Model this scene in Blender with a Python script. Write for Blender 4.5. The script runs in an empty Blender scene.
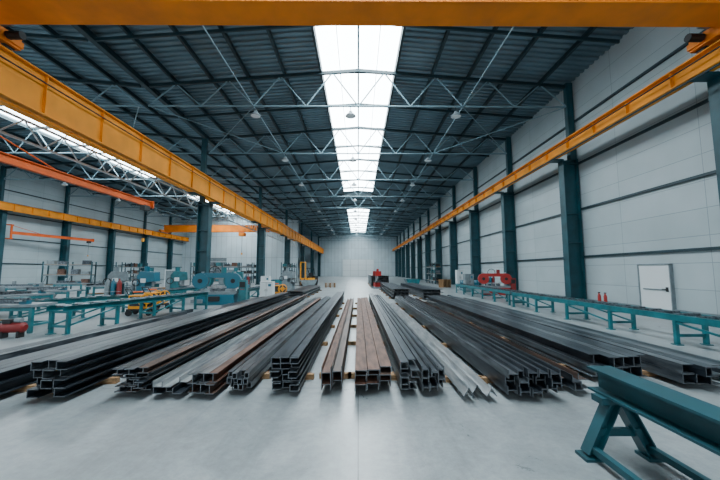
import bpy, math, random
from mathutils import Vector, Matrix
random.seed(7)
R = random.random
def U(a, b): return a + (b - a) * R()

# ------------------------------------------------------------ materials
def mat(name, col, rough=0.5, metal=0.0, var=0.0, scale=3.0, bump=0.0, col2=None, stretch=None, emit=0.0):
    m = bpy.data.materials.new(name); m.use_nodes = True
    nt = m.node_tree; b = nt.nodes['Principled BSDF']
    b.inputs['Roughness'].default_value = rough
    b.inputs['Metallic'].default_value = metal
    b.inputs['Base Color'].default_value = (*col, 1)
    if emit:
        b.inputs['Emission Color'].default_value = (*col, 1)
        b.inputs['Emission Strength'].default_value = emit
    if var or col2:
        tc = nt.nodes.new('ShaderNodeTexCoord')
        mp = nt.nodes.new('ShaderNodeMapping')
        if stretch: mp.inputs['Scale'].default_value = stretch
        n = nt.nodes.new('ShaderNodeTexNoise'); n.inputs['Scale'].default_value = scale
        n.inputs['Detail'].default_value = 6
        nt.links.new(tc.outputs['Object'], mp.inputs[0]); nt.links.new(mp.outputs[0], n.inputs['Vector'])
        r = nt.nodes.new('ShaderNodeValToRGB')
        c2 = col2 or tuple(min(1, c * (1 + var)) for c in col)
        c1 = col if col2 else tuple(c * (1 - var) for c in col)
        r.color_ramp.elements[0].position = 0.35; r.color_ramp.elements[0].color = (*c1, 1)
        r.color_ramp.elements[1].position = 0.65; r.color_ramp.elements[1].color = (*c2, 1)
        nt.links.new(n.outputs['Fac'], r.inputs[0]); nt.links.new(r.outputs[0], b.inputs['Base Color'])
        if bump:
            bp = nt.nodes.new('ShaderNodeBump'); bp.inputs['Strength'].default_value = bump
            bp.inputs['Distance'].default_value = 0.02
            nt.links.new(n.outputs['Fac'], bp.inputs['Height']); nt.links.new(bp.outputs[0], b.inputs['Normal'])
    return m

M = {}
M['teal'] = mat('teal_paint', (0.005, 0.056, 0.074), 0.5, 0, 0.25, 1.5)
M['teal_l'] = mat('teal_paint_light', (0.010, 0.13, 0.155), 0.4, 0, 0.25, 3)
M['teal_d'] = mat('dark_teal_frame', (0.006, 0.028, 0.038), 0.5, 0, 0.2, 2)
M['truss'] = mat('truss_paint', (0.17, 0.28, 0.33), 0.5)
M['yellow'] = mat('crane_yellow', (0.74, 0.25, 0.001), 0.7, 0, 0.14, 0.8)
M['orange'] = mat('crane_orange', (0.85, 0.21, 0.001), 0.65, 0, 0.14, 0.8)
M['redor'] = mat('jib_orange', (0.66, 0.105, 0.008), 0.65, 0, 0.15, 1)
M['deck'] = mat('roof_deck', (0.125, 0.205, 0.25), 0.4, 0.3, 0.2, 0.4)
M['steel'] = mat('dark_steel', (0.012, 0.019, 0.027), 0.34, 0.5, 0, 4, 0, (0.055, 0.070, 0.088), (3, .4, 3))
M['steel2'] = mat('mill_steel', (0.042, 0.054, 0.068), 0.3, 0.6, 0, 4, 0, (0.17, 0.197, 0.22), (3, .4, 3))
M['light'] = mat('light_steel', (0.22, 0.25, 0.27), 0.35, 0.5, 0, 4, 0, (0.45, 0.47, 0.48), (3, .4, 3))
M['rust'] = mat('rusty_steel', (0.055, 0.024, 0.016), 0.72, 0.0, 0, 5, 0, (0.15, 0.072, 0.048), (3, .5, 3))
M['rust2'] = mat('lightly_rusted_steel', (0.035, 0.026, 0.024), 0.6, 0.2, 0, 3, 0, (0.12, 0.070, 0.052), (3, .3, 3))
M['cut'] = mat('cut_steel_edge', (0.12, 0.135, 0.15), 0.4, 0.5)
M['wood'] = mat('dunnage_timber', (0.26, 0.15, 0.07), 0.8, 0, 0.3, 8, 0, None, (1, 8, 8))
M['black'] = mat('black_rubber', (0.010, 0.012, 0.014), 0.6)
M['red'] = mat('red_paint', (0.34, 0.014, 0.012), 0.4)
M['dred'] = mat('dark_red_paint', (0.20, 0.012, 0.012), 0.45)
M['white'] = mat('white_paint', (0.62, 0.67, 0.69), 0.5)
M['lgrey'] = mat('door_groove_grey', (0.42, 0.48, 0.50), 0.5)
M['grey'] = mat('grey_paint', (0.17, 0.21, 0.23), 0.5, 0, 0.15, 4)
M['blue'] = mat('blue_paint', (0.012, 0.12, 0.18), 0.4)
M['myel'] = mat('machine_yellow', (0.75, 0.30, 0.005), 0.5)
M['sky'] = mat('skylight_polycarbonate', (0.85, 0.96, 1.0), 0.5, emit=16.5)
M['sky2'] = mat('side_skylight_polycarbonate', (0.85, 0.96, 1.0), 0.5, emit=18.0)
M['win'] = mat('window_translucent', (0.86, 0.95, 1.0), 0.5, emit=2.0)  # emission for the added fill panel behind the camera
M['glass'] = mat('lamp_glass', (0.75, 0.8, 0.82), 0.2)

def panel_mat(name, c1, c2, mort, bw, rh, ms, axes):
    m = bpy.data.materials.new(name); m.use_nodes = True
    nt = m.node_tree; b = nt.nodes['Principled BSDF']; b.inputs['Roughness'].default_value = 0.45
    tc = nt.nodes.new('ShaderNodeTexCoord'); sp = nt.nodes.new('ShaderNodeSeparateXYZ'); cb = nt.nodes.new('ShaderNodeCombineXYZ')
    nt.links.new(tc.outputs['Object'], sp.inputs[0])
    nt.links.new(sp.outputs[axes[0]], cb.inputs[0]); nt.links.new(sp.outputs[axes[1]], cb.inputs[1])
    br = nt.nodes.new('ShaderNodeTexBrick'); br.offset = 0; br.inputs['Scale'].default_value = 1
    br.inputs['Color1'].default_value = (*c1, 1); br.inputs['Color2'].default_value = (*c2, 1)
    br.inputs['Mortar'].default_value = (*mort, 1); br.inputs['Mortar Size'].default_value = ms
    br.inputs['Brick Width'].default_value = bw; br.inputs['Row Height'].default_value = rh
    nt.links.new(cb.outputs[0], br.inputs['Vector'])
    n = nt.nodes.new('ShaderNodeTexNoise'); n.inputs['Scale'].default_value = 0.5; n.inputs['Detail'].default_value = 5
    nt.links.new(tc.outputs['Object'], n.inputs['Vector'])
    mr = nt.nodes.new('ShaderNodeMapRange'); mr.inputs[3].default_value = 0.80; mr.inputs[4].default_value = 1.15
    nt.links.new(n.outputs['Fac'], mr.inputs[0])
    mx = nt.nodes.new('ShaderNodeVectorMath'); mx.operation = 'SCALE'
    nt.links.new(br.outputs['Color'], mx.inputs[0]); nt.links.new(mr.outputs[0], mx.inputs['Scale'])
    nt.links.new(mx.outputs[0], b.inputs['Base Color'])
    return m
M['wallx'] = panel_mat('wall_panels_side', (0.37, 0.445, 0.475), (0.41, 0.485, 0.515), (0.22, 0.28, 0.31), 4.3, 1.1, 0.014, (1, 2))
M['wally'] = panel_mat('wall_panels_end', (0.48, 0.58, 0.63), (0.52, 0.62, 0.67), (0.28, 0.35, 0.39), 1.2, 5.0, 0.04, (0, 2))

# floor concrete
m = bpy.data.materials.new('worn_concrete'); m.use_nodes = True
nt = m.node_tree; b = nt.nodes['Principled BSDF']
tc = nt.nodes.new('ShaderNodeTexCoord')
def noise(sc, det, ro, dist=0.0, st=None):
    n = nt.nodes.new('ShaderNodeTexNoise'); n.inputs['Scale'].default_value = sc; n.inputs['Detail'].default_value = det
    n.inputs['Roughness'].default_value = ro; n.inputs['Distortion'].default_value = dist
    if st:
        mp = nt.nodes.new('ShaderNodeMapping'); mp.inputs['Scale'].default_value = st
        nt.links.new(tc.outputs['Object'], mp.inputs[0]); nt.links.new(mp.outputs[0], n.inputs['Vector'])
    else: nt.links.new(tc.outputs['Object'], n.inputs['Vector'])
    return n
def ramp(n, p0, c0_, p1, c1_):
    r = nt.nodes.new('ShaderNodeValToRGB'); r.color_ramp.elements[0].position = p0; r.color_ramp.elements[0].color = (*c0_, 1)
    r.color_ramp.elements[1].position = p1; r.color_ramp.elements[1].color = (*c1_, 1)
    nt.links.new(n.outputs[0], r.inputs[0]); return r
n3 = noise(1.1, 14, .75, 1.0)
r1 = ramp(noise(.4, 8, .6), .30, (.22, .25, .262), .70, (.36, .395, .41))
r2 = ramp(noise(9, 12, .8), .36, (.76, .77, .78), .58, (1, 1, 1))
r3 = ramp(n3, .34, (.72, .74, .75), .60, (1, 1, 1))
r4 = ramp(noise(1.2, 8, .7, .6, (2.2, .22, 1)), .34, (.82, .83, .84), .48, (1, 1, 1))
r5 = ramp(noise(2.2, 14, .8, 2.5), .66, (1, 1, 1), .72, (.62, .63, .64))
br = nt.nodes.new('ShaderNodeTexBrick'); br.offset = 0; br.inputs['Scale'].default_value = 1
br.inputs['Color1'].default_value = (1, 1, 1, 1); br.inputs['Color2'].default_value = (1, 1, 1, 1); br.inputs['Mortar'].default_value = (.3, .31, .32, 1)
br.inputs['Mortar Size'].default_value = 0.007; br.inputs['Brick Width'].default_value = 5.5; br.inputs['Row Height'].default_value = 5.5
nt.links.new(tc.outputs['Object'], br.inputs['Vector'])
prev = r1.outputs[0]
for o in (r2.outputs[0], r3.outputs[0], r4.outputs[0], r5.outputs[0], br.outputs['Color']):
    mm = nt.nodes.new('ShaderNodeVectorMath'); mm.operation = 'MULTIPLY'
    nt.links.new(prev, mm.inputs[0]); nt.links.new(o, mm.inputs[1]); prev = mm.outputs[0]
nt.links.new(prev, b.inputs['Base Color'])
mr = nt.nodes.new('ShaderNodeMapRange'); mr.inputs[3].default_value = .16; mr.inputs[4].default_value = .48
nt.links.new(n3.outputs[0], mr.inputs[0]); nt.links.new(mr.outputs[0], b.inputs['Roughness'])
M['floor'] = m

# ------------------------------------------------------------ mesh builder
class MB:
    def __init__(s): s.v = []; s.f = []; s.m = []; s.mats = []; s.sm = []
    def mi(s, k):
        if k not in s.mats: s.mats.append(k)
        return s.mats.index(k)
    def add(s, vs, fs, k, smooth=False):
        o = len(s.v); s.v += [tuple(v) for v in vs]
        for f in fs: s.f.append([o + i for i in f]); s.m.append(s.mi(k)); s.sm.append(smooth)
    def box(s, c, d, k, rz=0, rx=0, ry=0):
        mtx = Matrix.Rotation(rz, 3, 'Z') @ Matrix.Rotation(ry, 3, 'Y') @ Matrix.Rotation(rx, 3, 'X')
        vs = [Vector(c) + mtx @ Vector((x * d[0] / 2, y * d[1] / 2, z * d[2] / 2)) for x in (-1, 1) for y in (-1, 1) for z in (-1, 1)]
        s.add(vs, [(0, 1, 3, 2), (4, 6, 7, 5), (0, 4, 5, 1), (2, 3, 7, 6), (0, 2, 6, 4), (1, 5, 7, 3)], k)
    def bx(s, x0, x1, y0, y1, z0, z1, k): s.box(((x0 + x1) / 2, (y0 + y1) / 2, (z0 + z1) / 2), (x1 - x0, y1 - y0, z1 - z0), k)
    def frame(s, p0, p1):
        a = (Vector(p1) - Vector(p0)); L = a.length; a.normalize()
        up = Vector((0, 0, 1)) if abs(a.z) < .95 else Vector((0, 1, 0))
        u = a.cross(up).normalized(); w = u.cross(a).normalized()
        return a, u, w, L
    def beam(s, p0, p1, w, h, k):
        s.prism([(-w/2, -h/2), (w/2, -h/2), (w/2, h/2), (-w/2, h/2)], p0, p1, k)
    def prism(s, prof, p0, p1, k, cap=None, smooth=False, r1=1.0):
        a, u, v, L = s.frame(p0, p1); n = len(prof)
        vs = [Vector(p0) + u * x + v * y for x, y in prof] + [Vector(p1) + u * x * r1 + v * y * r1 for x, y in prof]
        s.add(vs, [(i, (i + 1) % n, n + (i + 1) % n, n + i) for i in range(n)], k, smooth)
        s.add(vs, [list(range(n))[::-1], list(range(n, 2 * n))], cap or k)
    def tube(s, p0, p1, r, k, n=8, r2=None, cap=None):
        s.prism([(r * math.cos(i * 2 * math.pi / n), r * math.sin(i * 2 * math.pi / n)) for i in range(n)], p0, p1, k, cap, n > 6, (r2 / r) if r2 else 1.0)
    def ring(s, o, i, p0, p1, k, cap):
        a, u, v, L = s.frame(p0, p1); n = len(o)
        P = lambda p, q: Vector(p) + u * q[0] + v * q[1]
        vs = [P(p0, q) for q in o] + [P(p1, q) for q in o] + [P(p0, q) for q in i] + [P(p1, q) for q in i]
        fs = []; cs = []
        for j in range(n):
            q = (j + 1) % n
            fs.append((j, q, n + q, n + j)); fs.append((2*n + q, 2*n + j, 3*n + j, 3*n + q))
            cs.append((q, j, 2*n + j, 2*n + q)); cs.append((n + j, n + q, 3*n + q, 3*n + j))
        s.add(vs, fs, k); s.add(vs, cs, cap)
    def lathe(s, c, prof, k, n=16):
        vs = []; fs = []
        for r, z in prof:
            for i in range(n):
                t = i * 2 * math.pi / n; vs.append((c[0] + r * math.cos(t), c[1] + r * math.sin(t), c[2] + z))
        for j in range(len(prof) - 1):
            for i in range(n):
                q = (i + 1) % n; fs.append((j*n + i, j*n + q, (j+1)*n + q, (j+1)*n + i))
        s.add(vs, fs, k, True)
        s.add(vs, [list(range(n))[::-1], list(range((len(prof)-1)*n, len(prof)*n))], k)
    def torus(s, c, R0, r, axis, k, n=20, m_=6):
        vs = []; fs = []
        for i in range(n):
            t = i * 2 * math.pi / n
            for j in range(m_):
                p = j * 2 * math.pi / m_
                a = (R0 + r * math.cos(p)); q = (a * math.cos(t), a * math.sin(t), r * math.sin(p))
                if axis == 'X': q = (q[2], q[0], q[1])
                if axis == 'Y': q = (q[0], q[2], q[1])
                vs.append((c[0] + q[0], c[1] + q[1], c[2] + q[2]))
        for i in range(n):
            for j in range(m_):
                fs.append((i*m_ + j, ((i+1) % n)*m_ + j, ((i+1) % n)*m_ + (j+1) % m_, i*m_ + (j+1) % m_))
        s.add(vs, fs, k, True)
    def done(s, name, loc=(0, 0, 0), rz=0, bevel=0):
        me = bpy.data.meshes.new(name); me.from_pydata(s.v, [], s.f)
        for k in s.mats: me.materials.append(M[k])
        for p, a, b_ in zip(me.polygons, s.m, s.sm): p.material_index = a; p.use_smooth = b_
        me.update()
        o = bpy.data.objects.new(name, me); bpy.context.collection.objects.link(o)
        o.location = loc; o.rotation_euler[2] = rz
        if bevel:
            bv = o.modifiers.new('bevel', 'BEVEL'); bv.width = bevel; bv.segments = 2; bv.limit_method = 'ANGLE'
        return o

def dup(o, loc, rz=0):
    n = bpy.data.objects.new(o.name.split('.')[0], o.data); bpy.context.collection.objects.link(n)
    n.location = loc; n.rotation_euler[2] = rz
    for md in o.modifiers:
        q = n.modifiers.new(md.name, md.type); q.width = md.width; q.segments = md.segments; q.limit_method = md.limit_method
    return n

def prof_I(w, h, t): return [(-w/2, -h/2), (w/2, -h/2), (w/2, -h/2+t), (t/2, -h/2+t), (t/2, h/2-t), (w/2, h/2-t), (w/2, h/2), (-w/2, h/2), (-w/2, h/2-t), (-t/2, h/2-t), (-t/2, -h/2+t), (-w/2, -h/2+t)]
def prof_Cs(w, h, t): return [(-w/2, -h/2), (w/2, -h/2), (w/2, -h/2+t), (-w/2+t, -h/2+t), (-w/2+t, h/2-t), (w/2, h/2-t), (w/2, h/2), (-w/2, h/2)]
def prof_Cd(w, h, t): return [(-w/2, -h/2), (-w/2+t, -h/2), (-w/2+t, h/2-t), (w/2-t, h/2-t), (w/2-t, -h/2), (w/2, -h/2), (w/2, h/2), (-w/2, h/2)]
def prof_L(w, h, t): return [(-w/2, -h/2), (w/2, -h/2), (w/2, -h/2+t), (-w/2+t, -h/2+t), (-w/2+t, h/2), (-w/2, h/2)]
def prof_V(w, h, t): return [(-w/2, -h/2), (0, h/2), (w/2, -h/2), (w/2 - t, -h/2), (0, h/2 - t*1.3), (-w/2 + t, -h/2)]

# ------------------------------------------------------------ shell
YB, YF = -14.0, 118.0
XR, XL = 13.9, -41.5
YL = 78.0   # end wall of the side nave
FR = [11.8 + 8.6 * k for k in range(-2, 13)]
def zr(x):
    c = 0 if x > -13.8 else -27.6
    return 15.2 - 1.1 * abs(x - c) / 13.8

b = MB(); b.bx(XL - .3, XR + .3, YB - .3, YF + .3, -.2, 0, 'floor'); b.done('floor')
b = MB(); b.bx(XR, XR + .25, YB, YF, 0, 14.3, 'wallx'); b.done('wall_right')
b = MB(); b.bx(XL - .25, XL, YB, YF, 0, 14.3, 'wallx'); b.done('wall_left')
b = MB(); b.bx(XL - .25, XR + .25, YF, YF + .25, 0, 15.4, 'wally'); b.done('wall_back')
b = MB(); b.bx(XL - .25, XR + .25, YB - .25, YB, 0, 15.4, 'wally'); b.done('wall_front')
b = MB(); b.bx(XL, -14.3, YL, YL + .25, 0, 15.3, 'wally'); b.done('wall_side_nave')

# roof deck (real trapezoid sheeting)
b = MB()
def deck(x0, x1, y0, y1):
    per = .42; amp = .10; pts = []
    y = y0
    while y < y1:
        for dy, dz in ((0, 0), (.17, 0), (.21, amp), (.38, amp)):
            if y + dy < y1: pts.append((y + dy, dz))
        y += per
    pts.append((y1, 0))
    vs = []
    for yy, dz in pts:
        vs.append((x0, yy, zr(x0 + 1e-4) + dz)); vs.append((x1, yy, zr(x1 - 1e-4) + dz))
    b.add(vs, [(2*i, 2*i+1, 2*i+3, 2*i+2) for i in range(len(pts) - 1)], 'deck')
deck(2.4, 13.9, YB, YF); deck(-13.8, -2.4, YB, YF)
deck(-25.2, -13.8, YB, YF); deck(XL, -30.0, YB, YF)
SEG = [(-5, 54), (69, 114)]; SEG2 = [(-5, 46), (56, 76)]
for segs, c, w in ((SEG, 0, 2.4), (SEG2, -27.6, 2.4)):
    ed = [YB] + [q for s_ in segs for q in s_] + [YF]
    for i in range(0, len(ed), 2):
        deck(c - w, c, ed[i], ed[i+1]); deck(c, c + w, ed[i], ed[i+1])
b.done('ceiling')

k = 0
for segs, c, mk in ((SEG, 0, 'sky'), (SEG2, -27.6, 'sky2')):
    for (a, e) in segs:
        k += 1; b = MB()
        for s_ in (-1, 1):
            vs = [(c, a, 15.25), (c, e, 15.25), (c + s_*2.4, e, 15.06), (c + s_*2.4, a, 15.06)]
            b.add(vs, [(0, 1, 2, 3)], mk)
            b.bx(c + s_*2.4 - .05, c + s_*2.4 + .05, a, e, 14.93, 15.1, 'truss')
            b.bx(c + s_*1.2 - .02, c + s_*1.2 + .02, a, e, 15.02, 15.1, 'white')
        b.bx(c - .06, c + .06, a, e, 15.05, 15.2, 'truss')
        y = a
        while y <= e:
            b.bx(c - 2.4, c + 2.4, y - .04, y + .04, 14.96, 15.06, 'white'); y += 4.3
        b.done('window_%d' % k)

# purlins
b = MB()
for i in range(1, 6):
    for s_ in (-1, 1):
        x = s_ * (2.4 + (i - 1) * 2.35 + .05)
        b.bx(x - .07, x + .07, YB, YF, zr(x) - .28, zr(x) - .03, 'teal_d')
        xx = -27.6 + x
        b.bx(xx - .07, xx + .07, YB, YL, zr(xx) - .28, zr(xx) - .03, 'teal_d')
b.bx(-13.95, -13.65, YB, YF, 13.75, 14.08, 'teal_d')
b.done('roof_purlins')

# trusses
ZB = 12.45
def truss():
    b = MB(); n = 8; L = 13.5; zb = ZB
    top = lambda x: 15.2 - 1.1 * abs(x) / 13.8 - .32
    for s_ in (-1, 1):
        b.beam((0, 0, top(0)), (s_*L, 0, top(L)), .16, .2, 'teal_d')
    b.tube((-L, 0, zb), (L, 0, zb), .06, 'truss')
    xs = [-L + 2 * L * i / n for i in range(n + 1)]
    for i in range(n):
        m_ = (xs[i] + xs[i+1]) / 2
        b.tube((xs[i], 0, zb), (m_, 0, top(m_)), .045, 'truss', 6)
        b.tube((m_, 0, top(m_)), (xs[i+1], 0, zb), .045, 'truss', 6)
    return b
t0 = None
for i, y in enumerate(FR):
    for c in (0, -27.6):
        if c < 0 and y > YL: continue
        if t0 is None: t0 = truss().done('roof_truss', (c, y, 0))
        else: dup(t0, (c, y, 0))
b = MB()
for y in FR[:-1]:
    ym = y + 4.3
    for c in (0, -27.6):
        if c < 0 and ym > YL: continue
        for s_ in (-1, 1):
            b.beam((c, ym, 14.86), (c + s_*13.6, ym, 13.78), .1, .16, 'teal_d')
for c in (0, -27.6):
    for y0, y1 in ((20.4, 29), (54.8, 63.4), (3.2, 11.8)):
        for x0, x1 in ((-13.5, -6.7), (6.7, 13.5)):
            for q in ((y0, y1), (y1, y0)):
                b.tube((c + x0, q[0], ZB), (c + x1, q[1], ZB), .03, 'truss', 6)
    for x in (-6.75, 6.75):
        b.tube((c + x, YB, ZB), (c + x, YF if c == 0 else YL, ZB), .035, 'truss', 6)
b.done('roof_bracing')

# wall girts
def girts(x, y1, nm):
    b = MB()
    for z in (2.75, 5.7, 8.6, 11.4):
        b.bx(x - .05, x + .05, YB, y1, z - .06, z + .06, 'teal_d')
    b.done(nm)
girts(13.84, YF, 'trim_1'); girts(-41.44, YL, 'trim_2')
b = MB(); b.bx(13.8, 13.899, YB, YF, 0, .2, 'grey'); b.done('baseboard_right')
b = MB(); b.bx(-41.499, -41.4, YB, YL, 0, .2, 'grey'); b.done('baseboard_left')

# doors
b = MB()
b.bx(13.78, 13.895, 14.6, 16.2, 0, 2.15, 'white')
for y0, y1, z0, z1 in ((14.55, 14.6, 0, 2.2), (16.2, 16.25, 0, 2.2), (14.55, 16.25, 2.15, 2.2)):
    b.bx(13.74, 13.895, y0, y1, z0, z1, 'grey')
b.tube((13.74, 15.0, 1.05), (13.74, 14.8, 1.05), .02, 'black')
b.bx(13.74, 13.78, 14.72, 14.82, .95, 1.15, 'black')
b.bx(13.74, 13.78, 14.8, 16.0, 1.0, 1.05, 'grey')
b.done('door_1')
b = MB()
b.bx(-5.6, 5.6, 117.85, 117.99, 0, 6, 'white')
for i in range(5): b.bx(-5.6 + 2.8*i - .08, -5.6 + 2.8*i + .08, 117.8, 117.99, 0, 6, 'lgrey')
for z in (2, 4, 6): b.bx(-5.6, 5.6, 117.8, 117.99, z - .05, z + .05, 'lgrey')
b.done('door_2')
b = MB()
b.bx(-36, -31, 77.85, 77.99, 0, 5, 'grey')
for i in range(6): b.bx(-36, -31, 77.8, 77.99, i, i + .08, 'white')
b.done('door_3')
b = MB()
b.bx(-40, 12.5, -13.99, -13.9, 3, 12, 'win')  # unseen glowing panel, added behind the camera to brighten surfaces facing it
for i in range(22): b.bx(-40 + i*2.5 - .05, -40 + i*2.5 + .05, -13.9, -13.84, 3, 12, 'grey')
b.done('window_5')

# ------------------------------------------------------------ columns
def column(w, d, zt, side):
    b = MB()
    t = .06
    pr = [(-w/2, -d/2), (-w/2+t, -d/2), (-w/2+t, -t/2), (w/2-t, -t/2), (w/2-t, -d/2), (w/2, -d/2), (w/2, d/2), (w/2-t, d/2), (w/2-t, t/2), (-w/2+t, t/2), (-w/2+t, d/2), (-w/2, d/2)]
    vs = [(x, y, .04) for x, y in pr] + [(x, y, zt) for x, y in pr]; n = len(pr)
    b.add(vs, [(i, (i+1) % n, n + (i+1) % n, n + i) for i in range(n)] + [list(range(n, 2*n))], 'teal')
    b.bx(-w/2 - .05, w/2 + .05, -d/2 - .12, d/2 + .12, 0, .05, 'teal')
    for z in (1.8, 3.6, 5.4, zt - .3): b.bx(-w/2 + .03, w/2 - .03, -d/2 + .02, d/2 - .02, z, z + .04, 'teal')
    for sx in (-1, 1):
        for sy in (-1, 1): b.tube((sx*(w/2), sy*(d/2 + .06), .05), (sx*(w/2), sy*(d/2 + .06), .12), .03, 'black', 6)
    s_ = -side
    b.bx(min(s_*w/2, s_*(w/2+.65)), max(s_*w/2, s_*(w/2+.65)), -d/2, d/2, zt - .08, zt, 'teal')
    b.prism([(0, 0), (0.6, .55), (0.6, .62), (0, .62)] if s_ > 0 else [(0, 0), (-0.6, .55), (-0.6, .62), (0, .62)], (s_*w/2, .04, zt - .68), (s_*w/2, -.04, zt - .68), 'teal')
    ux = side * (w/2 - .2)
    b.bx(ux - .2, ux + .2, -.16, .16, zt, 14.0, 'teal')
    return b
c0 = None
for y in FR:
    if abs(y - 11.8) < .1: y = 11.25
    if c0 is None: c0 = column(.95, .55, 8.89, 1).done('steel_column', (13.35, y, 0))
    else: dup(c0, (13.35, y, 0))
c1 = None
for k_, y in enumerate(FR):
    if k_ % 2: continue
    if abs(y - 11.8) < .1: y = 10.6
    if c1 is None: c1 = column(1.0, .75, 7.94, -1).done('steel_column', (-13.6, y, 0))
    else: dup(c1, (-13.6, y, 0))
c2 = None
for y in FR:
    if y > YL: continue
    if c2 is None: c2 = column(.9, .5, 8.74, -1).done('steel_column', (-40.95, y, 0))
    else: dup(c2, (-40.95, y, 0))

# ------------------------------------------------------------ crane runways
def runway(x, z0, z1, y0, y1, fw, st):
    b = MB()
    b.bx(x - .03, x + .03, y0, y1, z0, z1, 'yellow')
    b.bx(x - fw/2, x + fw/2, y0, y1, z0, z0 + .05, 'yellow')
    b.bx(x - fw/2, x + fw/2, y0, y1, z1 - .05, z1, 'yellow')
    b.bx(x - .04, x + .04, y0, y1, z1, z1 + .08, 'steel')
    y = y0 + .3
    while y < y1:
        b.bx(x - fw/2 + .03, x + fw/2 - .03, y - .015, y + .015, z0 + .04, z1 - .04, 'yellow'); y += st
    return b
b = runway(12.35, 8.9, 9.62, YB + .1, YF - .3, .42, 2.15)
b.tube((12.05, YB + .1, 8.75), (12.05, YF - .5, 8.75), .04, 'teal_d')
b.tube((12.1, YB + .1, 9.35), (12.1, YF - .5, 9.35), .03, 'black')
b.done('crane_runway_beam')
b = runway(-12.45, 7.95, 9.62, YB + .1, YF - .3, .36, 2.9)
b.tube((-12.25, YB + .1, 9.2), (-12.25, YF - .5, 9.2), .03, 'black')
b.done('crane_runway_beam')
b = runway(-14.9, 8.85, 9.62, YB + .1, YL - .3, .42, 2.15)
for y in FR:
    if y < YL and abs(((y - 11.8) / 17.2) - round((y - 11.8) / 17.2)) < .01: b.bx(-15.1, -14.12, y - .2, y + .2, 8.6, 8.85, 'teal')
b.done('crane_runway_beam')
b = runway(-40.0, 8.75, 9.62, YB + .1, YL - .3, .42, 2.15); b.done('crane_runway_beam')
# lattice girder beside the left row
b = MB(); x = -14.4; y = YB + .2
for z in (7.45, 8.35): b.tube((x, y, z), (x, YL - 1, z), .06, 'white', 6)
while y < YL - 3:
    b.tube((x, y, 7.45), (x, y + .95, 8.35), .035, 'white', 6); b.tube((x, y + .95, 8.35), (x, y + 1.9, 7.45), .035, 'white', 6); y += 1.9
for yy in (10.6, 29, 46.2, 63.4):
    b.bx(x, -14.12, yy - .05, yy + .05, 7.4, 7.5, 'white')
b.done('lattice_girder')

# ------------------------------------------------------------ overhead cranes
def bridge(xa, xb, y, mt):
    b = MB(); z = 9.70
    for (xe) in (xa, xb):
        b.bx(xe - .2, xe + .2, y - 1.7, y + 1.7, z + .12, z + .55, mt)
        for yy in (y - 1.45, y + 1.45):
            b.tube((xe - .07, yy, z + .2), (xe + .07, yy, z + .2), .2, 'black', 16)
            b.bx(xe - .26, xe + .26, yy - .28, yy + .28, z + .2, z + .42, mt)
        for yy in (y - 1.75, y + 1.75): b.tube((xe, yy - .08, z + .32), (xe, yy + .08, z + .32), .07, 'black', 10)
    b.bx(xa, xb, y - .42, y - .39, z + .26, z + 1.55, mt)
    b.bx(xa, xb, y + .39, y + .42, z + .26, z + 1.55, mt)
    b.bx(xa, xb, y - .5, y + .5, z + .20, z + .26, mt)
    b.bx(xa, xb, y - .5, y + .5, z + 1.55, z + 1.6, mt)
    b.bx(xa + .5, xb - .5, y + .5, y + .53, z + .45, z + .5, 'grey')
    for xe, s_ in ((xa, 1), (xb, -1)):
        b.tube((xe + s_*.25, y + 1.2, z + .35), (xe + s_*.75, y + 1.2, z + .35), .14, 'black', 12)
        b.box((xe + s_*.45, y + .8, z + .75), (.4, .35, .5), 'grey')
    return b
bridge(-12.45, 12.35, 9.65, 'orange').done('overhead_crane')
b = bridge(-40.0, -14.9, 68, 'orange')
b.box((-24, 68, 9.4), (1.1, 1.4, .7), 'orange'); b.tube((-24, 68, 9.1), (-24, 68, 5.5), .03, 'black', 6)
b.box((-24, 68, 5.4), (.3, .2, .4), 'myel')
b.done('overhead_crane')

# jib cranes
def jib(p0, p1, z, side=.0):
    b = MB(); x0, y0 = p0; x1, y1 = p1
    b.prism(prof_I(.2, .34, .03), (x0, y0, z), (x1, y1, z), 'redor')
    b.tube((x0, y0, z - .7), (x0, y0, z + .9), .11, 'redor', 12)
    for zz in (z - .7, z + .9): b.box((x0 + side/2, y0, zz), (abs(side) + .2, .3, .12), 'redor')
    f = .3
    b.tube((x0, y0, z + .85), (x0 + (x1-x0)*f, y0 + (y1-y0)*f, z + .17), .03, 'redor', 8)
    b.box((x1, y1, z), (.34, .1, .44), 'redor')
    hx, hy = x0 + (x1-x0)*.94, y0 + (y1-y0)*.94
    b.box((hx, hy, z - .3), (.3, .5, .3), 'black'); b.tube((hx, hy, z - .4), (hx, hy, z - 2.2), .015, 'black', 6)
    b.box((hx, hy, z - 2.25), (.1, .1, .2), 'myel')
    return b.done('jib_crane')
jib((-12.9, 11.1), (-12.9, 20.3), 5.97, side=-.2)
jib((-40.1, 38.1), (-38.6, 48), 6.3, side=-.4)
jib((-40.1, 20.9), (-36, 27), 6.3, side=-.4)

# high-bay lamps
b = MB()
b.tube((0, 0, 0), (0, 0, -.3), .02, 'black', 6)
b.lathe((0, 0, -.62), [(.34, 0), (.33, .05), (.22, .16), (.13, .24), (.1, .34)], 'grey'); b.lathe((0, 0, -.66), [(.2, 0), (.3, .04)], 'glass')
l0 = None
for y in FR[1:12]:
    for x in (-6.6, -.5, 6.3):
        if l0 is None: l0 = b.done('high_bay_lamp', (x, y, ZB - .05))
        else: dup(l0, (x, y, ZB - .05))
for y in FR[1:8]:
    for x in (-34, -21): dup(l0, (x, y, ZB - .05))

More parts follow.
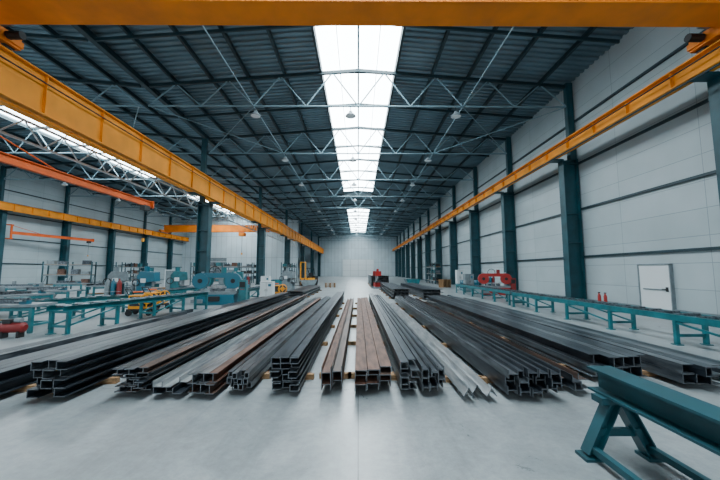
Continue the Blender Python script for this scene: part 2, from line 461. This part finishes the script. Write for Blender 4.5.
# ------------------------------------------------------------ steel stacks
def stack(name, x0, y0, L, cols, rows, w, h, kind, mats, jit=.12, jx=.005, top=0, gap=.006):
    b = MB(); zb = .09
    W = cols * w
    y = .8
    while y < L:
        b.bx(x0 - .12, x0 + W + .12, y0 + y - .05, y0 + y + .05, 0, zb, 'wood'); y += 2.6
    for r in range(rows):
        rowshift = U(-.012, .012); mrow = random.choice(mats)
        for c in range(cols - (top if r == rows - 1 else 0)):
            x = x0 + (c + .5) * w + U(-jx, jx) + rowshift; z = zb + (r + .5) * h
            ya = y0 + U(-jit, jit); yb = y0 + L + U(-.6, .6)
            mt = mrow if R() < .5 else random.choice(mats)
            ww, hh = w - gap - .004, h - .003; t = .012
            A, B = (x, ya, z), (x, yb, z)
            if kind == 'tube':
                o = [(-ww/2, -hh/2), (ww/2, -hh/2), (ww/2, hh/2), (-ww/2, hh/2)]
                i_ = [(-ww/2+t, -hh/2+t), (ww/2-t, -hh/2+t), (ww/2-t, hh/2-t), (-ww/2+t, hh/2-t)]
                b.ring(o, i_, A, B, mt, 'cut')
            else:
                if kind == 'H': P = prof_I(hh, ww, t); P = [(q[1], q[0]) for q in P][::-1]
                else: P = {'I': prof_I, 'C': prof_Cs, 'D': prof_Cd, 'L': prof_L, 'V': prof_V}[kind](ww, hh, t)
                b.prism(P, A, B, mt, 'cut')
    return b.done(name)
S, S2, LT, RU, R2 = 'steel', 'steel2', 'light', 'rust', 'rust2'
stack('channel_steel_stack', -4.66, 4.95, 15.5, 3, 4, .17, .125, 'C', [S, S, S2])
stack('channel_steel_stack', -3.58, 5.05, 15, 3, 4, .16, .09, 'I', [S, S2, R2])
stack('angle_steel_stack', -3.00, 5.1, 14.5, 3, 2, .14, .09, 'L', [S2, LT, S])
stack('i_beam_stack', -2.50, 5.05, 14, 3, 2, .14, .14, 'I', [S2, R2, RU])
stack('square_tube_stack', -1.98, 5.2, 14.5, 4, 3, .085, .09, 'tube', [S, R2, S2])
stack('channel_steel_stack', -1.31, 5.15, 16, 3, 5, .14, .1, 'C', [S, S, S2])
stack('i_beam_stack', -.56, 5.2, 13, 2, 2, .16, .17, 'H', [RU, R2])
stack('channel_steel_stack', -.06, 5.2, 14, 3, 3, .19, .1, 'D', [RU, RU, R2])
stack('channel_steel_stack', .63, 5.1, 15, 2, 4, .13, .11, 'C', [S2, LT, S])
stack('i_beam_stack', .96, 5.15, 15.5, 3, 3, .12, .11, 'H', [S2, S])
stack('angle_steel_stack', 1.5, 5.0, 12.5, 3, 1, .16, .12, 'V', [LT])
stack('i_beam_stack', 2.15, 4.95, 14.5, 5, 3, .155, .12, 'H', [S, S, S2])
stack('angle_steel_stack', 3.08, 5.2, 14, 3, 2, .15, .11, 'L', [S, S2, R2])
stack('i_beam_stack', 3.95, 5.7, 14, 5, 2, .19, .18, 'I', [S, S, S2])
stack('channel_steel_stack', 5.16, 5.3, 15, 3, 2, .2, .15, 'C', [S, S2])
stack('square_tube_stack', 6.1, 4.5, 16, 4, 1, .14, .14, 'tube', [S, S2])
stack('i_beam_stack', -5.75, 4.6, 14.5, 3, 2, .2, .16, 'I', [S, S])
stack('channel_steel_stack', -6.6, 4.2, 13, 3, 1, .2, .14, 'D', [S2, S])
stack('square_tube_stack', -7.5, 4.2, 10, 3, 1, .16, .14, 'tube', [S, S2])
stack('i_beam_stack', 2.2, 22, 12, 5, 3, .25, .2, 'I', [S])
stack('channel_steel_stack', 4.2, 21.5, 12, 6, 3, .22, .2, 'C', [S, S2])
stack('square_tube_stack', 1.5, 38, 12, 8, 5, .25, .25, 'tube', [S, S2])
stack('channel_steel_stack', -4.9, 23, 10, 6, 2, .22, .2, 'C', [S2, S])

# ------------------------------------------------------------ foreground beam on trestle
b = MB()
b.prism(prof_I(.26, .24, .022), (2.62, -3.0, .72), (2.62, 3.70, .72), 'teal')
b.done('painted_i_beam')
def trestle(y):
    b = MB(); cx = 2.64
    for yy in (y, y - 1.4):
        for s_ in (-1, 1):
            b.prism(prof_I(.13, .11, .013), (cx + s_*.31, yy, .03), (cx + s_*.05, yy, .54), 'teal')
            b.bx(cx + s_*.31 - .09, cx + s_*.31 + .09, yy - .09, yy + .09, 0, .03, 'teal')
        b.beam((cx - .22, yy, .25), (cx + .22, yy, .25), .05, .07, 'teal')
        b.bx(cx - .2, cx + .2, yy - .08, yy + .08, .535, .598, 'teal')
    for s_ in (-1, 1): b.beam((cx + s_*.29, y, .1), (cx + s_*.29, y - 1.4, .1), .06, .06, 'teal')
    return b.done('steel_trestle')
trestle(3.5); trestle(-1.0)

# ------------------------------------------------------------ roller conveyors
def conveyor(p0, p1, w, zt, step=2.4, mt='teal_l'):
    L = math.dist(p0, p1); ang = math.atan2(-(p1[0] - p0[0]), p1[1] - p0[1])
    b = MB()
    for s_ in (-1, 1):
        b.prism(prof_Cs(.07, .16, .012), (s_*w/2, 0, zt - .08), (s_*w/2, L, zt - .08), mt)
    y = .25
    while y < L: b.tube((-w/2 + .03, y, zt - .02), (w/2 - .03, y, zt - .02), .045, 'steel2', 10); y += .55
    n = max(1, round(L / step))
    for i in range(n + 1):
        y = .15 + (L - .3) * i / n
        for s_ in (-1, 1):
            b.bx(s_*w/2 - .045, s_*w/2 + .045, y - .045, y + .045, .02, zt - .16, mt)
            b.bx(s_*w/2 - .09, s_*w/2 + .09, y - .09, y + .09, 0, .02, mt)
        b.bx(-w/2, w/2, y - .03, y + .03, .2, .27, mt); b.bx(-w/2, w/2, y - .03, y + .03, zt - .22, zt - .15, mt)
        if i < n and i % 2 == 0:
            y2 = .15 + (L - .3) * (i + 1) / n
            for s_ in (-1, 1): b.beam((s_*w/2, y, .25), (s_*w/2, y2, zt - .2), .04, .05, mt)
    return b.done('roller_conveyor', (p0[0], p0[1], 0), ang)
conveyor((8.5, 6.2), (8.5, 17.6), .75, .76)
conveyor((8.7, 18.2), (8.9, 29), .75, .76)
conveyor((-8.9, 9.9), (-7.7, 16.6), .6, .84, 1.9)
conveyor((-6.9, 19.9), (-6.6, 27), .6, .8, 1.9)
conveyor((-11.2, 17), (-11, 27), .8, .8, 2.4)
conveyor((-12.2, 11.8), (-10.4, 15.4), .7, .8, 2.0)

# ------------------------------------------------------------ machines
def bandsaw(nm, loc, rz, mt, mt2, s=1.0):
    b = MB()
    b.bx(-1.0*s, 1.0*s, -.45*s, .45*s, 0, .55*s, mt)
    b.bx(-1.1*s, 1.1*s, -.35*s, .35*s, .55*s, .7*s, 'grey')
    b.bx(-.25*s, -.05*s, -.3*s, .3*s, .7*s, .85*s, 'steel2'); b.bx(.15*s, .35*s, -.3*s, .3*s, .7*s, .85*s, 'steel2')
    for x in (-.85, .85): b.tube((x*s, .25*s, .6*s), (x*s, .25*s, 1.75*s), .07*s, 'light', 12)
    for x in (-.85, .85):
        b.tube((x*s, -.12*s, 1.25*s), (x*s, .14*s, 1.25*s), .42*s, mt, 24)
        b.tube((x*s, -.16*s, 1.25*s), (x*s, -.12*s, 1.25*s), .12*s, 'black', 12)
    b.bx(-.85*s, .85*s, -.1*s, .12*s, 1.42*s, 1.68*s, mt)
    b.bx(-.5*s, .5*s, -.02*s, 0, .86*s, .95*s, 'light')
    b.tube((.3*s, .1*s, 1.68*s), (.3*s, .1*s, 1.98*s), .14*s, mt2, 12)
    b.box((1.35*s, .1*s, .65*s), (.4*s, .45*s, 1.3*s), mt2); b.box((1.35*s, -.14*s, 1.05*s), (.3*s, .03*s, .3*s), 'black')
    for q in range(3): b.tube(((1.27 + q*.08)*s, -.165*s, .8*s), ((1.27 + q*.08)*s, -.13*s, .8*s), .025*s, 'red', 8)
    b.torus((-.2*s, .16*s, 1.75*s), .28*s, .025*s, 'Y', 'black'); b.bx(-1.1*s, -.55*s, -.62*s, -.45*s, .12*s, .3*s, 'grey')
    b.bx(-.3*s, .3*s, -.52*s, -.45*s, .2*s, .45*s, 'black')
    return b.done(nm, (loc[0], loc[1], 0), rz, .015)
bandsaw('band_saw', (-8.0, 18.9), .1, 'blue', 'teal_l', 1.05)
bandsaw('band_saw', (10.9, 26.5), -.2, 'red', 'dred', 1.0)
bandsaw('band_saw', (-9.15, 21.8), -.2, 'teal_l', 'white', 1.0)

def press(loc, rz, mt):
    b = MB()
    pr = [(-.5, 0), (.5, 0), (.5, .7), (.05, .75), (.0, .9), (.05, 1.1), (.55, 1.15), (.5, 1.7), (-.3, 1.75), (-.5, 1.5)]
    vs = [(x, -.3, z + .1) for x, z in pr] + [(x, .3, z + .1) for x, z in pr]; n = len(pr)
    b.add(vs, [(i, (i+1) % n, n + (i+1) % n, n + i) for i in range(n)] + [list(range(n))[::-1], list(range(n, 2*n))], mt)
    b.bx(-.6, .6, -.4, .4, 0, .1, 'black'); b.bx(.1, .7, -.35, .35, .8, .86, 'steel2')
    b.tube((.3, 0, 1.25), (.3, 0, .95), .07, 'light', 12); b.tube((-.1, 0, 1.8), (-.1, 0, 2.15), .15, mt, 14)
    b.torus((-.5, -.36, 1.2), .2, .03, 'Y', 'black'); b.box((-.1, -.32, 1.3), (.3, .05, .25), 'white')
    return b.done('punch_press', (loc[0], loc[1], 0), rz, .015)
press((-12.6, 23.4), .4, 'teal_l'); press((-6.3, 30), -.3, 'grey'); press((-12.6, 20.0), 0, 'blue'); press((-10.2, 27.9), .2, 'teal_l')
press((-15.5, 21.5), .5, 'grey'); press((-17, 27.5), -.4, 'teal_l')

def cable_cart(loc, rz):
    b = MB()
    b.bx(-.5, .5, -.3, .3, .2, .28, 'black')
    for x in (-.38, .38):
        for y in (-.33, .33): b.tube((x, y - .04, .12), (x, y + .04, .12), .12, 'black', 14)
    b.bx(-.45, .05, -.26, .26, .28, .85, 'myel'); b.bx(-.4, 0, -.27, -.26, .4, .8, 'black')
    b.tube((.25, -.25, .6), (.25, .25, .6), .14, 'myel', 16)
    for y in (-.26, .26): b.torus((.25, y, .6), .3, .025, 'Y', 'myel')
    for y in (-.26, .26): b.box((.25, y, .6), (.6, .03, .06), 'myel'); b.box((.25, y, .6), (.06, .03, .6), 'myel')
    for i in range(5): b.torus((.25, -.18 + i*.09, .6), .2, .04, 'Y', 'black')
    b.tube((-.45, -.22, .85), (-.6, -.22, 1.1), .02, 'black'); b.tube((-.45, .22, .85), (-.6, .22, 1.1), .02, 'black'); b.tube((-.6, -.22, 1.1), (-.6, .22, 1.1), .02, 'black')
    b.torus((-.2, 0, .98), .16, .025, 'Z', 'redor')
    return b.done('welding_cart', (loc[0], loc[1], 0), rz, .01)
cable_cart((-9.25, 14.4), .2); cable_cart((-9.9, 16.4), 1.2); cable_cart((-5.7, 24.0), .2)

def gas_rack(loc, rz):
    b = MB(); b.bx(-.45, .45, -.2, .2, 0, .05, 'teal'); b.bx(-.45, .45, .15, .18, .05, 1.2, 'teal')
    for i, mk in enumerate(('grey', 'blue', 'dred')):
        b.lathe((-.28 + i*.28, 0, .05), [(.11, 0), (.115, .03), (.115, 1.15), (.08, 1.28), (.035, 1.34), (.035, 1.42)], mk, 14)
    b.tube((-.42, -.13, .8), (.42, -.13, .8), .012, 'light', 6)
    return b.done('gas_cylinder_rack', (loc[0], loc[1], 0), rz)
gas_rack((-12.9, 17.6), .2); gas_rack((-10.4, 30.6), 0); gas_rack((12.2, 30.6), 0)

def workbench(loc, rz):
    b = MB()
    b.bx(-1.2, 1.2, -.45, .45, .78, .86, 'grey')
    for x in (-1.1, 1.1):
        for y in (-.38, .38): b.bx(x - .05, x + .05, y - .05, y + .05, 0, .78, 'teal_l')
        b.bx(x - .04, x + .04, -.38, .38, .2, .27, 'teal_l')
    b.bx(-1.1, 1.1, .33, .42, .2, .27, 'teal_l'); b.bx(-1.1, 1.1, -.42, -.33, .66, .76, 'teal_l')
    b.bx(-1.05, -.2, -.35, .35, .3, .34, 'wood')
    b.box((.8, -.25, .92), (.22, .18, .12), 'blue'); b.box((.8, -.36, 1.0), (.2, .05, .1), 'steel2'); b.box((.8, -.22, 1.0), (.2, .05, .1), 'steel2')
    b.tube((.8, -.5, .97), (.8, -.2, .97), .02, 'light'); b.tube((.7, -.5, .97), (.9, -.5, .97), .012, 'light')
    b.prism(prof_I(.14, .14, .012), (-1.3, .1, .93), (.4, .15, .93), 'steel'); b.prism(prof_L(.12, .12, .012), (-1.0, -.2, .92), (.5, -.15, .92), 'steel2')
    b.lathe((-.5, .0, 1.0), [(.1, 0), (.1, .22), (.04, .26)], 'grey', 12)
    b.box((.3, .25, .95), (.35, .2, .18), 'teal_l'); b.box((-.9, .3, .93), (.25, .2, .14), 'black')
    return b.done('workbench', (loc[0], loc[1], 0), rz, .006)
workbench((-11.05, 10.5), .1); workbench((-14.9, 14.6), 1.3); workbench((-16.5, 18), .1); workbench((-18, 24), 1.2); workbench((-22, 22), .3); workbench((-24, 28), 0)

def compressor(loc, rz):
    b = MB()
    b.tube((-.28, 0, .28), (.28, 0, .28), .14, 'dred', 20)
    b.tube((-.33, 0, .28), (-.28, 0, .28), .08, 'dred', 20, .14); b.tube((.28, 0, .28), (.33, 0, .28), .14, 'dred', 20, .08)
    for x in (-.2, .2): b.bx(x - .03, x + .03, -.11, .11, 0, .18, 'black')
    b.box((-.1, 0, .46), (.2, .2, .12), 'black'); b.tube((.06, 0, .48), (.22, 0, .48), .07, 'grey', 14)
    return b.done('air_compressor', (loc[0], loc[1], 0), rz)
compressor((-9.75, 9.55), .15)

def cabinet(loc, mt='white', h=1.5, w=.8):
    b = MB(); b.bx(-w/2, w/2, -.3, .3, .06, h, mt); b.bx(-w/2 + .03, w/2 - .03, -.27, .27, 0, .06, 'black')
    b.bx(-.006, .006, -.31, -.3, .1, h - .05, 'black'); b.bx(-w/2 + .02, w/2 - .02, -.31, -.3, h - .06, h - .05, 'black')
    for x in (-.06, .06): b.bx(x - .012, x + .012, -.33, -.3, h*.5, h*.62, 'black')
    b.bx(w*.15, w*.38, -.306, -.3, h*.75, h*.88, 'blue')
    return b.done('control_cabinet', (loc[0], loc[1], 0), 0, .01)
cabinet((-5.8, 21.3), 'white', 1.2); cabinet((-11.6, 29.4), 'grey', 2.0, 1.2); cabinet((-12.0, 32), 'white', 1.9, 1.0); cabinet((-8.6, 31), 'white', 1.4)
cabinet((10.3, 31), 'grey', 1.6); cabinet((12.2, 40), 'white', 2.0); cabinet((-16.5, 30), 'grey', 1.9, 1.4); cabinet((-19, 34), 'white', 2.0, 1.2)

def forklift(loc, rz):
    b = MB()
    b.bx(-.6, .6, -1.2, .7, .3, 1.0, 'myel'); b.bx(-.6, .6, -1.35, -.7, .35, 1.25, 'black')
    for x in (-.55, .55):
        b.tube((x - .12, -.9, .3), (x + .12, -.9, .3), .3, 'black', 18); b.tube((x - .12, .5, .35), (x + .12, .5, .35), .35, 'black', 18)
        b.tube((x*.9, -.9, 1.2), (x*.9, -.6, 2.2), .04, 'black', 6); b.tube((x*.9, .6, .9), (x*.9, .25, 2.2), .04, 'black', 6)
        b.bx(x*.7 - .05, x*.7 + .05, .85, .97, .1, 3.0, 'myel'); b.bx(x*.6 - .06, x*.6 + .06, .97, 2.0, .08, .13, 'black'); b.bx(x*.6 - .06, x*.6 + .06, .97, 1.02, .08, .9, 'black')
    b.bx(-.55, .55, -.62, .28, 2.2, 2.26, 'black'); b.bx(-.45, .45, .98, 1.02, .5, .6, 'black'); b.bx(-.4, .4, .86, .96, 2.9, 3.0, 'myel'); b.bx(-.4, .4, .72, .96, .35, .6, 'myel')
    b.bx(-.25, .25, -.6, -.1, 1.0, 1.15, 'black'); b.box((0, -.6, 1.4), (.5, .12, .5), 'black', rx=.15)
    b.torus((0, .25, 1.35), .17, .02, 'Y', 'black')
    return b.done('forklift', (loc[0], loc[1], 0), rz, .02)
forklift((-6.4, 42), 2.6)

b = MB()
b.bx(-.5, .5, -.4, .4, 0, .2, 'grey'); b.tube((0, .15, .2), (0, .15, 1.8), .13, 'light', 16)
b.bx(-.32, .32, -.5, .35, 1.35, 1.85, 'red'); b.tube((0, -.3, 1.35), (0, -.3, 1.05), .07, 'light', 12); b.tube((0, -.3, 1.05), (0, -.3, .85), .02, 'steel', 8)
b.bx(-.32, .32, -.55, .1, .7, .78, 'steel2'); b.tube((0, -.25, 1.85), (0, -.25, 2.1), .13, 'red', 14); b.bx(-.3, .3, -.3, .3, .2, .65, 'red')
for a in (0, 2.1, 4.2): b.tube((.32, -.2, 1.5), (.37, -.2 + .25*math.cos(a), 1.5 + .25*math.sin(a)), .018, 'black', 6)
b.done('drill_press', (2.0, 35.8, 0), .3, .015)

b = MB(); b.lathe((0, 0, 0), [(.08, 0), (.085, .02), (.085, .5), (.06, .58), (.03, .62), (.03, .66)], 'red', 16)
b.box((0, 0, .69), (.04, .14, .05), 'black'); b.tube((0, .06, .66), (0, .12, .3), .012, 'black', 6)
e0 = b.done('fire_extinguisher', (13.3, 17.9, 0)); dup(e0, (13.3, 18.35, 0))

def rack(loc, rz, n=3, h=3.2):
    b = MB(); L = n * 2.0
    for i in range(n + 1):
        for y in (-.45, .45): b.bx(i*2 - .05, i*2 + .05, y - .05, y + .05, 0, h, 'teal')
        b.beam((i*2, -.45, .4), (i*2, .45, 1.6), .03, .03, 'teal')
    for z in (.5, 1.5, 2.5):
        for y in (-.45, .45): b.bx(0, L, y - .04, y + .04, z - .1, z, 'grey')
        b.bx(0, L, -.45, .45, z, z + .03, 'wood')
        for i in range(n):
            for q in (.5, 1.4):
                if R() < .8:
                    hh = U(.25, .6); b.bx(i*2 + q - .3, i*2 + q + .3, -.3, .3, z + .03, z + hh, random.choice(['grey', 'steel2', 'teal_l', 'steel', 'rust', 'black']))
    return b.done('storage_rack', (loc[0], loc[1], 0), rz)
rack((-26, 60), 0, 4); rack((-36, 50), 1.57, 3); rack((-22, 44), .1, 3, 3.0); rack((11.6, 48), 1.57, 3); rack((-11.4, 51), 1.57, 4)
rack((-39, 12), 1.57, 4); rack((-31, 33), .3, 2, 2.8); rack((-20.5, 52), 0, 2, 3.2)

def drum_group(loc, n, mt):
    b = MB()
    for i in range(n):
        x, y = (i % 3) * .65, (i // 3) * .65
        b.lathe((x, y, 0), [(.28, 0), (.29, .02), (.285, .3), (.3, .31), (.285, .33), (.285, .58), (.3, .59), (.285, .61), (.29, .87), (.27, .88)], mt, 18)
    return b.done('oil_drum_group', (loc[0], loc[1], 0))
drum_group((-9.6, 24.5), 4, 'blue'); drum_group((11.5, 36), 5, 'blue'); drum_group((-21, 30), 5, 'grey')

def bin_(loc, rz, mt):
    b = MB()
    pr = [(-.5, 0), (.5, 0), (.9, .8), (.84, .8), (.46, .06), (-.46, .06), (-.84, .8), (-.9, .8)]
    vs = [(x, -.6, z + .1) for x, z in pr] + [(x, .6, z + .1) for x, z in pr]; n = 8
    b.add(vs, [(i, (i+1) % n, n + (i+1) % n, n + i) for i in range(n)] + [list(range(n))[::-1], list(range(n, 2*n))], mt)
    for s_ in (-1, 1):
        e = [(-.5, s_*.58, .1), (.5, s_*.58, .1), (.9, s_*.58, .9), (-.9, s_*.58, .9)]; b.add(e, [(0, 1, 2, 3)], mt)
        b.bx(s_*.35 - .06, s_*.35 + .06, -.6, .6, 0, .1, 'black')
    return b.done('scrap_bin', (loc[0], loc[1], 0), rz)
bin_((-5.4, 36), .2, 'grey'); bin_((-9.2, 38), .9, 'teal_l'); bin_((-19, 20), .5, 'grey'); bin_((6.5, 40), .1, 'teal_l')
def pallet(loc, rz, lvl):
    b = MB()
    for k in range(lvl):
        z = k * .13
        for x in (-.5, 0, .5): b.bx(x - .05, x + .05, -.4, .4, z, z + .1, 'wood')
        for i in range(7): b.bx(-.6, .6, -.4 + i*.12, -.4 + i*.12 + .09, z + .1, z + .13, 'wood')
    return b.done('pallet_stack', (loc[0], loc[1], 0), rz)
pallet((-3.2, 38), .2, 4); pallet((-15.2, 25), .1, 5); pallet((9.9, 38), .5, 7)

# ------------------------------------------------------------ world + camera
w = bpy.data.worlds.new('World'); bpy.context.scene.world = w; w.use_nodes = True
sk = w.node_tree.nodes.new('ShaderNodeTexSky'); sk.sky_type = 'NISHITA'; sk.sun_disc = False; sk.sun_elevation = math.radians(50)
w.node_tree.links.new(sk.outputs[0], w.node_tree.nodes['Background'].inputs[0]); w.node_tree.nodes['Background'].inputs[1].default_value = .3

cam = bpy.data.cameras.new('camera'); co = bpy.data.objects.new('camera', cam); bpy.context.collection.objects.link(co)
co.location = (0, 0, 1.87); co.rotation_euler = (math.radians(95.37), 0, math.radians(-.3))
cam.lens = 16.5; cam.sensor_width = 36; cam.clip_end = 400
bpy.context.scene.camera = co
